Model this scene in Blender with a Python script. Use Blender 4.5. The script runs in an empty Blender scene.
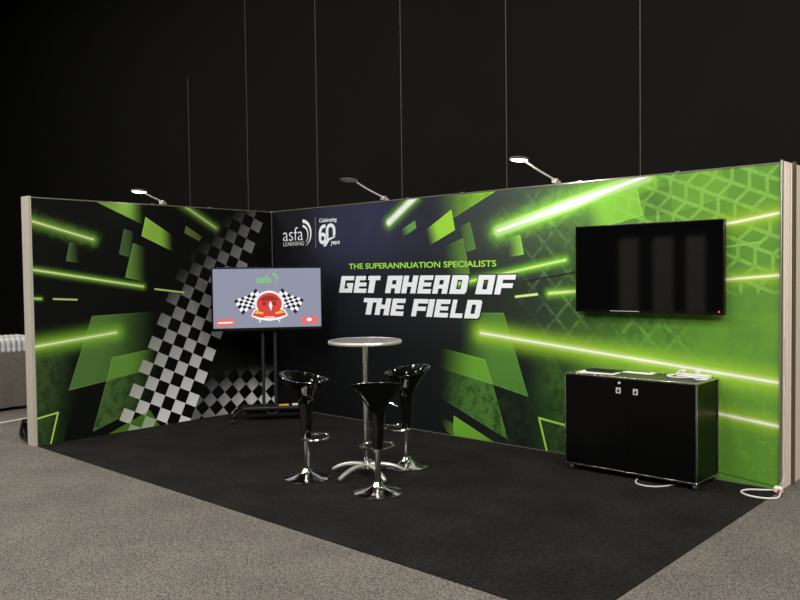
DATA = {'LP': [('p', [(2.945, 0.883), (2.414, 0.961), (2.712, -0.036), (2.97, -0.002)], (64, 94, 48), 0.8, ((2.918, 0.456), (2.472, 0.399)), 1),
 ('p', [(2.289, 2.441), (1.648, 2.444), (1.774, 2.229)], (116, 160, 60), 0.95, ((1.98, 2.37), (1.71, 2.384)), 0),
 ('p', [(1.73, 2.307), (1.397, 2.109), (1.389, 1.93), (1.783, 2.099)], (134, 180, 64), 1, ((1.56, 2.083), (1.372, 2.087)), 0),
 ('p', [(1.985, 2.168), (1.882, 2.139), (1.935, 1.87), (2.049, 1.901)], (66, 96, 54), 0.95, ((1.989, 2.019), (1.803, 2.023)), 0),
 ('p', [(1.885, 2.021), (1.649, 1.938), (1.742, 1.599), (1.984, 1.653)], (100, 142, 58), 1, ((1.948, 1.817), (1.689, 1.817)), 0),
 ('p', [(2.58, 2.018), (2.429, 1.99), (2.476, 1.806), (2.621, 1.826)], (74, 102, 60), 1, ((2.598, 1.917), (2.452, 1.918)), 0),
 ('p', [(2.364, 1.258), (1.543, 1.274), (1.621, 0.646), (2.224, 0.567), (2.637, 0.491)], (82, 122, 56), 1, ((2.285, 0.951), (1.528, 0.894)), 0),
 ('p', [(2.156, 0.809), (1.591, 0.876), (1.645, 0.648), (2.224, 0.567)], (102, 150, 58), 1, ((1.977, 0.713), (1.571, 0.674)), 0),
 ('p', [(2.224, 0.571), (1.62, 0.668), (1.704, 0.278), (2.385, 0.059)], (78, 114, 54), 1, ((2.246, 0.37), (1.481, 0.272)), 1),
 ('p', [(2.233, -0.002), (1.73, 0.193), (1.613, -0.001), (1.737, -0.093)], (112, 160, 56), 1, ((1.731, 0.138), (1.096, 0.048)), 0),
 ('p', [(1.228, 2.227), (1.019, 2.107), (1.06, 2.06), (1.25, 2.147)], (88, 106, 50), 1, ((1.178, 2.137), (0.84, 2.147)), 0)], 'LB': [('b', (2.984, 2.223), (2.332, 2.049), 0.006, (240, 250, 175), 0.07, (112, 158, 62), 1),
 ('b', (2.998, 1.747), (1.779, 1.551), 0.007, (225, 245, 160), 0.038, (118, 168, 62), 0),
 ('b', (3.006, 1.461), (2.881, 1.453), 0.007, (200, 230, 115), 0.026, (90, 140, 52), 0),
 ('b', (2.757, 1.447), (2.518, 1.432), 0.008, (190, 212, 125), 0.006, (90, 120, 50), 0),
 ('b', (1.635, 1.52), (1.272, 1.472), 0.008, (185, 208, 112), 0.006, (90, 120, 50), 0),
 ('b', (1.299, 2.483), (0.825, 2.217), 0.01, (170, 200, 105), 0.055, (98, 132, 56), 0),
 ('b', (3.019, 0.978), (2.104, 1.07), 0.008, (252, 255, 205), 0.1, (132, 190, 56), 0),
 ('b', (3.001, 0.266), (2.743, 0.307), 0.007, (190, 235, 95), 0.006, (120, 170, 60), 0),
 ('b', (2.743, 0.307), (2.839, -0.055), 0.007, (190, 235, 95), 0.006, (120, 170, 60), 0)], 'RPa': [('p', [(2.567, 2.433), (3.415, 2.435), (2.906, 2.213), (2.67, 2.119)], (135, 195, 52), 1, ((3.291, 2.409), (2.566, 2.361)), 2),
 ('p', [(2.872, 2.295), (2.917, 2.088), (2.505, 1.915), (2.466, 2.067)], (158, 220, 66), 1, ((2.683, 2.149), (2.494, 2.086)), 0),
 ('p', [(2.385, 2.211), (2.401, 2.132), (2.14, 2.016), (2.171, 2.111)], (100, 158, 72), 1, ((2.3, 2.147), (2.156, 2.08)), 0),
 ('p', [(3.104, 2.16), (3.177, 1.892), (3.065, 1.864), (2.981, 2.115)], (86, 125, 62), 1, ((3.105, 2.02), (2.916, 2.008)), 0),
 ('p', [(3.017, 2.004), (3.1, 1.641), (2.663, 1.608), (2.64, 1.875)], (92, 135, 60), 1, ((3.053, 1.834), (2.719, 1.812)), 0),
 ('p', [(3.691, 2.011), (3.732, 1.824), (3.52, 1.799), (3.498, 1.957)], (140, 200, 76), 1, ((3.724, 1.921), (3.509, 1.899)), 0),
 ('p', [(3.795, 1.165), (4.7, 1.257), (4.745, 0.969), (3.957, 1.125)], (70, 108, 46), 0.3, ((4.512, 1.147), (3.795, 1.165)), 0),
 ('p', [(3.499, 1.272), (3.773, 0.482), (3.368, 0.571), (2.623, 0.719), (2.711, 1.249)], (84, 132, 54), 1, ((3.359, 0.907), (2.864, 0.929)), 0),
 ('p', [(2.572, 0.914), (3.274, 0.81), (3.365, 0.572), (2.569, 0.716)], (106, 165, 54), 1, ((3.164, 0.697), (2.597, 0.78)), 0),
 ('p', [(3.365, 0.572), (3.538, 0.047), (2.869, 0.314), (2.538, 0.442), (2.515, 0.722)], (76, 120, 50), 1, ((3.086, 0.442), (2.62, 0.501)), 1),
 ('p', [(3.626, 0.922), (4.04, 0.894), (4.412, 0.303), (4.41, -0.053), (3.84, -0.095)], (62, 100, 42), 0.9, ((4.172, 0.501), (3.723, 0.456)), 1),
 ('p', [(2.643, 0.207), (2.876, 0.126), (2.904, -0.003), (2.787, 0.038)], (80, 120, 45), 1, ((2.892, 0.067), (2.67, 0.163)), 0),
 ('p', [(2.877, 0.212), (3.409, -0.005), (2.898, -0.014), (2.871, 0.064)], (112, 175, 50), 1, ((3.082, 0.091), (4.107, -0.055)), 0)], 'RPb': [('p', [(4.865, 2.299), (5.158, 2.358), (5.158, 2.116), (4.9, 2.106)], (62, 96, 50), 0.45, ((4.927, 2.245), (5.84, 2.181)), 0),
 ('p', [(4.971, 2.407), (5.557, 2.444), (5.603, 2.223), (5.09, 2.103)], (140, 200, 66), 0.28, ((5.386, 2.291), (4.883, 2.248)), 0),
 ('p', [(4.859, 2.35), (4.909, 2.117), (4.675, 2.068), (4.37, 2.004), (4.439, 2.245)], (140, 206, 70), 0.8, ((4.563, 2.185), (4.322, 2.156)), 0),
 ('p', [(5.598, 1.284), (6.006, 1.267), (6.007, 1.096), (5.598, 1.121)], (70, 120, 44), 0.35, ((5.387, 1.278), (6.124, 1.102)), 0)], 'RB': [('b', (2.011, 2.21), (2.403, 2.466), 0.03, (250, 252, 255), 0.07, (140, 212, 66), 0),
 ('b', (3.441, 2.055), (4.953, 2.445), 0.034, (255, 252, 255), 0.115, (140, 214, 66), 1),
 ('b', (2.91, 1.541), (4.174, 1.763), 0.008, (205, 240, 130), 0.05, (120, 190, 60), 0),
 ('b', (3.639, 1.427), (3.873, 1.452), 0.01, (215, 240, 150), 0.012, (120, 170, 60), 0),
 ('b', (4.001, 1.462), (4.513, 1.5), 0.01, (225, 245, 150), 0.05, (120, 190, 60), 0),
 ('b', (3.229, 1.066), (6.029, 0.806), 0.01, (255, 255, 235), 0.115, (158, 208, 56), 0),
 ('b', (4.968, 0.589), (6.03, 0.478), 0.01, (255, 255, 225), 0.085, (150, 192, 56), 0),
 ('b', (5.306, 1.966), (6.023, 2.083), 0.009, (255, 255, 215), 0.08, (152, 194, 52), 0),
 ('b', (5.306, 1.804), (5.848, 1.865), 0.005, (150, 205, 90), 0.012, (120, 180, 60), 0),
 ('b', (5.306, 1.56), (6.025, 1.618), 0.008, (250, 255, 205), 0.07, (146, 190, 54), 0),
 ('b', (3.887, 0.304), (4.411, 0.241), 0.009, (170, 225, 85), 0.008, (130, 180, 60), 0),
 ('b', (3.887, 0.304), (3.979, -0.028), 0.009, (170, 225, 85), 0.008, (130, 180, 60), 0),
 ('b', (3.732, 1.57), (4.369, 1.665), 0.006, (30, 38, 30), 0.004, (40, 50, 40), 0),
 ('b', (5.388, 0.08), (6.018, 0.018), 0.004, (60, 105, 45), 0.004, (60, 105, 45), 0)], 'C1': [-6.27386, -2.95263, 8.17412, 2.78007, -6.45842, 13.97392, -0.01364, -0.00579, 1.0], 'C2': [-4.35703, -5.97286, 5.36776, 5.42778, -4.50207, -2.33083, -0.05055, 0.00625, 1.0], 'HL': [([('G', 1.209, 1.423),
 ('E', 1.448, 1.647),
 ('T', 1.607, 1.833),
 ('A', 1.938, 2.16),
 ('H', 2.174, 2.38),
 ('E', 2.401, 2.586),
 ('A', 2.607, 2.805),
 ('D', 2.832, 3.048),
 ('O', 3.16, 3.364),
 ('F', 3.388, 3.585)], 1.447, 1.635, 0.05899999999999994), ([('T', 1.571, 1.782),
 ('H', 1.774, 1.987),
 ('E', 2.009, 2.199),
 ('F', 2.313, 2.501),
 ('I', 2.522, 2.603),
 ('E', 2.624, 2.809),
 ('L', 2.835, 2.995),
 ('D', 3.02, 3.206)], 1.206, 1.389, 0.05899999999999994)], 'TAG': [(1.381, 1.789), (1.38, 1.721), (3.421, 1.758), (3.42, 1.701)], 'LG': {'a0': (0.216, 2.077), 'a1': (0.61, 2.063), 'ax': (0.219, 2.21), 'l0': (0.224, 2.013), 'l1': (0.618, 2.001), 'lt': (0.225, 2.065), 'sw_t': (0.598, 2.315), 'sw_r': (0.757, 2.15), 'sw_b': (0.627, 1.994), 'sw_i': (0.614, 2.24), 'd0': (0.827, 2.336), 'd1': (0.818, 1.971), 's0': (0.878, 2.01), 's1': (1.17, 2.0), 'st': (0.884, 2.256), 'c0': (0.889, 2.264), 'c1': (1.193, 2.254), 'ct': (0.89, 2.309), 'y0': (1.085, 1.997), 'y1': (1.22, 1.998), 'yt': (1.086, 2.038), 'swl0': (0.956, 1.986), 'swl1': (1.147, 2.082)}}
import bpy, bmesh, math, random
from mathutils import Vector, Matrix
random.seed(7)
S = bpy.context.scene
COL = S.collection
PI = math.pi

# ------------------------------------------------------------------ colour + materials
def lin(c):
    return tuple(((x/255)/12.92 if x/255 <= .04045 else ((x/255+.055)/1.055)**2.4) for x in c)

def mat(name, rgb, rough=.5, metal=0., emit=0., noise=0., nscale=40., spec=None, coat=0., bump=0.):
    m = bpy.data.materials.new(name); m.use_nodes = True
    nt = m.node_tree; b = nt.nodes['Principled BSDF']
    c = lin(rgb)+(1,)
    b.inputs['Base Color'].default_value = c
    b.inputs['Roughness'].default_value = rough
    b.inputs['Metallic'].default_value = metal
    if spec is not None: b.inputs['Specular IOR Level'].default_value = spec
    if coat: b.inputs['Coat Weight'].default_value = coat
    if emit:
        b.inputs['Emission Color'].default_value = c
        b.inputs['Emission Strength'].default_value = emit
    if noise or bump:
        tc = nt.nodes.new('ShaderNodeTexCoord'); n = nt.nodes.new('ShaderNodeTexNoise')
        n.inputs['Scale'].default_value = nscale; n.inputs['Detail'].default_value = 4
        nt.links.new(tc.outputs['Object'], n.inputs['Vector'])
        if noise:
            r = nt.nodes.new('ShaderNodeMapRange')
            r.inputs['From Min'].default_value = .3; r.inputs['From Max'].default_value = .7
            r.inputs['To Min'].default_value = 1-noise; r.inputs['To Max'].default_value = 1+noise
            nt.links.new(n.outputs['Fac'], r.inputs['Value'])
            v = nt.nodes.new('ShaderNodeVectorMath'); v.operation = 'SCALE'
            v.inputs[0].default_value = c[:3]; nt.links.new(r.outputs[0], v.inputs['Scale'])
            nt.links.new(v.outputs[0], b.inputs['Base Color'])
        if bump:
            bp = nt.nodes.new('ShaderNodeBump'); bp.inputs['Strength'].default_value = bump
            bp.inputs['Distance'].default_value = .01
            nt.links.new(n.outputs['Fac'], bp.inputs['Height']); nt.links.new(bp.outputs[0], b.inputs['Normal'])
    return m

M = dict(
    chrome=mat('chrome', (228,226,222), .13, 1.), brushed=mat('brushed_steel', (170,166,160), .28, 1., noise=.08, nscale=25),
    black_gloss=mat('black_gloss_plastic', (9,9,9), .12, noise=.1, nscale=9, coat=.4),
    black_satin=mat('black_satin', (13,13,13), .42, noise=.15, nscale=30), black_matte=mat('black_matte', (14,13,13), .85, noise=.2, nscale=30, spec=.2),
    lam=mat('black_laminate', (7,7,7), .30, noise=.1, nscale=12, spec=.16), alu=mat('aluminium', (190,185,172), .32, .85, noise=.06, nscale=30),
    post=mat('cream_post', (190,184,168), .5, noise=.02, nscale=2), groove=mat('post_groove', (100,84,62), .6, noise=.05),
    post2=mat('cream_post_face', (232,220,204), .5, noise=.02, nscale=2), seam=mat('seam_metal', (108,106,100), .5, .2, noise=.1),
    glass=mat('tv_glass', (6,6,7), .05, noise=.1, nscale=2, coat=.3), bezel=mat('tv_bezel', (10,10,11), .25, noise=.1),
    white=mat('white_plastic', (232,230,222), .4, noise=.03), paper=mat('paper', (240,238,228), .7, noise=.03, nscale=12),
    letter=mat('white_vinyl', (244,249,255), .55, noise=.01, nscale=8), shadowv=mat('black_vinyl', (10,12,12), .6, noise=.1),
    lime=mat('lime_vinyl', (165,232,75), .55, noise=.03, nscale=8), greyv=mat('grey_vinyl', (120,120,125), .6, noise=.03),
    silver=mat('silver_vinyl', (205,208,205), .5, noise=.05), laminate=mat('grey_table_laminate', (120,118,122), .3, noise=.1, nscale=30),
    trim=mat('table_edge', (225,220,205), .3, .5, noise=.04), cloth=mat('grey_cloth', (112,106,98), .9, noise=.12, nscale=14, bump=.2),
    yellow=mat('yellow_plastic', (235,180,40), .5, noise=.05), red=mat('red_led', (255,50,30), .4, emit=2.5), redp=mat('red_plug', (190,40,40), .4, noise=.05),
    lens_on=mat('lamp_lens_lit', (255,252,240), .4, emit=7), lens_off=mat('lamp_lens_grey', (170,172,178), .25, noise=.06), lamp=mat('lamp_grey_metal', (140,138,132), .35, .6, noise=.06),
    rubber=mat('black_rubber', (12,12,12), .6, noise=.1), polemat=mat('dark_grey_metal', (46,46,48), .4, .3, noise=.05), satin=mat('satin_silver', (222,219,212), .33, .75, noise=.04), edge=mat('polished_edge', (205,203,196), .2, 1., noise=.03), seat_glint=mat('seat_highlight_gloss', (120,120,120), .15, 1., noise=.03), inside=mat('dark_gap', (6,6,6), .9, noise=.1), greybox=mat('grey_bracket', (60,60,62), .5, .5, noise=.1))

def glassy():
    m = mat('clear_plastic', (235,240,240), .12, noise=.03); b = m.node_tree.nodes['Principled BSDF']
    b.inputs['Transmission Weight'].default_value = .2; b.inputs['IOR'].default_value = 1.3
    return m
M['clear'] = glassy()

# ------------------------------------------------------------------ mesh helpers
def bm_(): return bmesh.new()
def add_box(bm, c, s, rz=0, mi=0, rx=0, ry=0):
    r = bmesh.ops.create_cube(bm, size=1)
    m = Matrix.Translation(c) @ Matrix.Rotation(rz,4,'Z') @ Matrix.Rotation(ry,4,'Y') @ Matrix.Rotation(rx,4,'X') @ Matrix.Diagonal((*s,1))
    bmesh.ops.transform(bm, matrix=m, verts=r['verts'])
    for f in {f for v in r['verts'] for f in v.link_faces}: f.material_index = mi
    return r['verts']
def add_cyl(bm, a, b, r1, r2=None, n=20, mi=0):
    a = Vector(a); b = Vector(b); r2 = r1 if r2 is None else r2; d = b-a
    q = d.to_track_quat('Z','Y').to_matrix().to_4x4()
    r = bmesh.ops.create_cone(bm, cap_ends=True, segments=n, radius1=r1, radius2=r2, depth=d.length)
    bmesh.ops.transform(bm, matrix=Matrix.Translation((a+b)/2) @ q, verts=r['verts'])
    for f in {f for v in r['verts'] for f in v.link_faces}: f.material_index = mi
def add_lathe(bm, prof, n=40, c=(0,0,0), sx=1, sy=1, mi=0):
    rings = []
    for r, z in prof:
        if r < 1e-5: rings.append([bm.verts.new((c[0],c[1],c[2]+z))])
        else: rings.append([bm.verts.new((c[0]+r*sx*math.cos(2*PI*k/n), c[1]+r*sy*math.sin(2*PI*k/n), c[2]+z)) for k in range(n)])
    for A, B in zip(rings, rings[1:]):
        for k in range(n):
            k2 = (k+1) % n
            if len(A) == 1 and len(B) == 1: continue
            if len(A) == 1: f = bm.faces.new((A[0],B[k2],B[k]))
            elif len(B) == 1: f = bm.faces.new((A[k],A[k2],B[0]))
            else: f = bm.faces.new((A[k],A[k2],B[k2],B[k]))
            f.material_index = mi
def smooth_path(pts, k=6, closed=False):
    P = [Vector(p) for p in pts]; n = len(P); out = []
    rng = n if closed else n-1
    for i in range(rng):
        g = (lambda j: P[j % n]) if closed else (lambda j: P[max(0,min(n-1,j))])
        p0,p1,p2,p3 = g(i-1),g(i),g(i+1),g(i+2)
        for j in range(k):
            t = j/k
            out.append(.5*((2*p1)+(p2-p0)*t+(2*p0-5*p1+4*p2-p3)*t*t+(3*p1-p0-3*p2+p3)*t**3))
    if not closed: out.append(P[-1])
    return out
def add_tube(bm, pts, r, n=10, closed=False, mi=0, rad=None):
    P = [Vector(p) for p in pts]; N = len(P); rings = []; up = None
    for i, p in enumerate(P):
        t = (P[(i+1) % N]-P[i-1]) if closed else (P[min(i+1,N-1)]-P[max(i-1,0)])
        t.normalize()
        if up is None: up = Vector((0,0,1)) if abs(t.z) < .9 else Vector((1,0,0))
        s = t.cross(up)
        if s.length < 1e-4: s = t.orthogonal()
        s.normalize(); u = s.cross(t).normalized(); up = u
        rr = rad(i/(N-1)) if rad else r
        rings.append([bm.verts.new(p+rr*(math.cos(2*PI*k/n)*s+math.sin(2*PI*k/n)*u)) for k in range(n)])
    for i in range(N if closed else N-1):
        A, B = rings[i], rings[(i+1) % N]
        for k in range(n):
            f = bm.faces.new((A[k],A[(k+1)%n],B[(k+1)%n],B[k])); f.material_index = mi
    if not closed:
        for R_, rev in ((rings[0],True),(rings[-1],False)):
            f = bm.faces.new(R_[::-1] if rev else R_); f.material_index = mi
def add_prism(bm, poly, y0, y1, mi=0, M4=None):       # poly in x,z ; extruded along y
    a = [bm.verts.new((x,y0,z)) for x,z in poly]; b = [bm.verts.new((x,y1,z)) for x,z in poly]
    n = len(poly); fs = [bm.faces.new(a), bm.faces.new(b[::-1])]
    for k in range(n): fs.append(bm.faces.new((a[k],b[k],b[(k+1)%n],a[(k+1)%n])))
    for f in fs: f.material_index = mi
    if M4 is not None: bmesh.ops.transform(bm, matrix=M4, verts=a+b)
def obj(name, bm, m, parent=None, loc=(0,0,0), rz=0, bevel=0, smooth=True, label=None):
    bmesh.ops.recalc_face_normals(bm, faces=bm.faces[:])
    me = bpy.data.meshes.new(name); bm.to_mesh(me); bm.free()
    for x in (m if isinstance(m, (list,tuple)) else [m]): me.materials.append(x)
    if smooth:
        me.shade_smooth(); me.set_sharp_from_angle(angle=math.radians(35))
    o = bpy.data.objects.new(name, me); COL.objects.link(o)
    o.location = loc; o.rotation_euler = (0,0,rz)
    if parent: o.parent = parent
    if bevel:
        b = o.modifiers.new('bevel','BEVEL'); b.width = bevel; b.segments = 2; b.limit_method = 'ANGLE'
        b.harden_normals = False
    if label: o['label'] = label
    return o
def tag(o, label=None, cat=None, group=None, kind=None):
    if label: o['label'] = label
    if cat: o['category'] = cat
    if group: o['group'] = group
    if kind: o['kind'] = kind
    return o
def thing(name, label, cat, loc=(0,0,0), rz=0, group=None):
    o = bpy.data.objects.new(name, None); COL.objects.link(o); o.empty_display_size = .1
    o.location = loc; o.rotation_euler = (0,0,rz)
    return tag(o, label, cat, group)
def children(o): return [c for c in bpy.data.objects if c.parent == o]
def copy_tree(o, parent=None):
    kids = children(o); c = o.copy(); COL.objects.link(c); c.parent = parent
    for k in kids: copy_tree(k, c)
    return c
def box(name, c, s, m, parent=None, bevel=0, rz=0, label=None):
    bm = bm_(); add_box(bm, (0,0,0), s)
    return obj(name, bm, m, parent, c, rz, bevel, label=label)
def font_mesh(name, txt, x, z, w, h, m, parent, y=-.003, thick=.0012, offset=0., shear=0., yaw=0, label=None):
    cu = bpy.data.curves.new(name, 'FONT'); cu.body = txt; cu.size = 1; cu.extrude = .01; cu.offset = offset; cu.shear = shear
    cu.resolution_u = 4
    t = bpy.data.objects.new(name, cu); COL.objects.link(t)
    bpy.context.view_layer.update()
    dg = bpy.context.evaluated_depsgraph_get()
    me = bpy.data.meshes.new_from_object(t.evaluated_get(dg))
    bpy.data.objects.remove(t)
    xs = [v.co.x for v in me.vertices]; ys = [v.co.y for v in me.vertices]
    x0, x1, y0, y1 = min(xs), max(xs), min(ys), max(ys)
    for v in me.vertices:
        a = (v.co.x-x0)/(x1-x0)*w; b = (v.co.y-y0)/(y1-y0)*h; d = (v.co.z/.01)*thick
        v.co = (x+a, y-d, z+b)
    me.materials.clear(); me.materials.append(m)
    me.update()
    o = bpy.data.objects.new(name, me); COL.objects.link(o); o.parent = parent; o.rotation_euler.z = yaw
    if label: o['label'] = label
    return o

# ------------------------------------------------------------------ node expressions for the printed graphics
class G:
    """tiny expression layer over math nodes"""
    def __init__(s, nt): s.nt = nt; s.n = 0
    def put(s, sock, v):
        if isinstance(v, (int,float)): sock.default_value = v
        elif isinstance(v, tuple): sock.default_value = v
        else: s.nt.links.new(v, sock)
    def m(s, op, a, b=None, c=None, clamp=False):
        n = s.nt.nodes.new('ShaderNodeMath'); n.operation = op; n.use_clamp = clamp; n.hide = True
        s.put(n.inputs[0], a)
        if b is not None: s.put(n.inputs[1], b)
        if c is not None: s.put(n.inputs[2], c)
        return n.outputs[0]
    def rng(s, x, a, b, lo=0., hi=1., smooth=True):
        n = s.nt.nodes.new('ShaderNodeMapRange'); n.hide = True
        n.interpolation_type = 'SMOOTHSTEP' if smooth else 'LINEAR'
        s.put(n.inputs['Value'], x)
        for k, v in (('From Min',a),('From Max',b),('To Min',lo),('To Max',hi)): n.inputs[k].default_value = v
        return n.outputs[0]
    def lindot(s, u, v, a, b, c):          # a*u + b*v + c
        return s.m('MULTIPLY_ADD', u, a, s.m('MULTIPLY_ADD', v, b, c))
    def mix(s, f, A, B, mode='MIX'):
        n = s.nt.nodes.new('ShaderNodeMix'); n.data_type = 'RGBA'; n.blend_type = mode; n.hide = True
        s.put(n.inputs['Factor'], f)
        for k, q in ((6,A),(7,B)):
            s.put(n.inputs[k], q if not (isinstance(q, tuple) and len(q) == 3) else q+(1,))
        return n.outputs[2]
    def ramp(s, x, stops):
        n = s.nt.nodes.new('ShaderNodeValToRGB'); cr = n.color_ramp
        for i, (p, c) in enumerate(stops):
            e = cr.elements[i] if i < 2 else cr.elements.new(p)
            e.position = p; e.color = lin(c)+(1,)
        s.put(n.inputs[0], x); return n.outputs[0]
    def noise(s, vec, scale, detail=3, rough=.6):
        n = s.nt.nodes.new('ShaderNodeTexNoise'); n.inputs['Scale'].default_value = scale
        n.inputs['Detail'].default_value = detail; n.inputs['Roughness'].default_value = rough
        s.nt.links.new(vec, n.inputs['Vector']); return n.outputs['Fac']
    def grey(s, x):
        n = s.nt.nodes.new('ShaderNodeCombineColor'); n.hide = True
        for i in range(3): s.nt.links.new(x, n.inputs[i])
        return n.outputs[0]

def poly_mask(g, u, v, P, aa=.004):
    area = sum(P[i][0]*P[(i+1)%len(P)][1]-P[(i+1)%len(P)][0]*P[i][1] for i in range(len(P)))
    if area < 0: P = P[::-1]
    d = None
    for i in range(len(P)):
        (x0,y0),(x1,y1) = P[i], P[(i+1)%len(P)]
        ex, ey = x1-x0, y1-y0; L = math.hypot(ex,ey)
        if L < 1e-4: continue
        a, b = -ey/L, ex/L; c = -(a*x0+b*y0)
        q = g.lindot(u, v, a, b, c)
        d = q if d is None else g.m('MINIMUM', d, q)
    return g.rng(d, -aa*.5, aa*.5, smooth=False), d

def draw_poly(g, u, v, colr, P, c, alpha, fade, tex, grunge):
    mk, d = poly_mask(g, u, v, P)
    (ax,ay),(bx,by) = fade; dx, dy = bx-ax, by-ay; L2 = dx*dx+dy*dy
    t = g.lindot(u, v, dx/L2, dy/L2, -(ax*dx+ay*dy)/L2)
    f = g.rng(t, -.08, .86, alpha, 0.)
    a = g.m('MULTIPLY', mk, f)
    cc = lin(c)+(1,)
    if tex:
        amt = g.rng(grunge, .47, .58, 0., .62 if tex == 1 else .35, smooth=False)
        cc = g.mix(amt, cc, lin((30,46,26)) if tex == 1 else lin((62,80,44)))
    res = g.mix(a, colr, cc)
    # thin lighter printed edge
    e = g.m('MULTIPLY', g.rng(d, .004, .014, .30, 0.), a)
    return g.mix(e, res, lin(tuple(min(255,int(x*1.25+14)) for x in c)))

def draw_bar(g, u, v, colr, A, B, w, core, gr, glow, nz, wob):
    dx, dy = B[0]-A[0], B[1]-A[1]; L2 = dx*dx+dy*dy
    t = g.m('ADD', g.lindot(u, v, dx/L2, dy/L2, -(A[0]*dx+A[1]*dy)/L2), 0., clamp=True)
    px = g.m('MULTIPLY_ADD', t, -dx, g.m('SUBTRACT', u, A[0]))
    py = g.m('MULTIPLY_ADD', t, -dy, g.m('SUBTRACT', v, A[1]))
    r = g.m('SQRT', g.m('MULTIPLY_ADD', px, px, g.m('MULTIPLY', py, py)))
    if nz:
        r2 = g.m('MULTIPLY', r, g.m('MULTIPLY_ADD', wob, -1.2, 1.62))
    else: r2 = r
    q = g.m('DIVIDE', r2, gr*1.25)
    gl = g.m('POWER', 2.718, g.m('MULTIPLY', g.m('MULTIPLY', q, q), -2.2))
    gl = g.m('MULTIPLY', gl, .93)
    res = g.mix(gl, colr, lin(glow))
    # inner halo then core
    ih = g.rng(r, w, w+gr*.35, .75, 0.)
    res = g.mix(ih, res, lin(tuple(int(a*.45+b*.55) for a, b in zip(core, glow))))
    if nz and w > .02:      # swelling core
        wv = g.m('MULTIPLY', r, g.rng(g.m('ABSOLUTE', g.m('SUBTRACT', t, .52)), 0., .5, .95, 2.4))
        k = g.rng(wv, w*.55, w*1.25, 1., 0.)
    else:
        k = g.rng(r, w*.6, w*1.2+.002, 1., 0.)
    return g.mix(k, res, lin(core))

def checker(g, u, v, H):
    i_ = g.lindot(u, v, H[0], H[1], H[2]); j_ = g.lindot(u, v, H[3], H[4], H[5]); w_ = g.lindot(u, v, H[6], H[7], H[8])
    i = g.m('DIVIDE', i_, w_); j = g.m('DIVIDE', j_, w_)
    par = g.m('PINGPONG', g.m('ADD', g.m('FLOOR', g.m('ADD', i, .5)), g.m('FLOOR', g.m('ADD', j, .5))), 1.)
    return i, j, g.m('LESS_THAN', par, .5)

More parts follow.
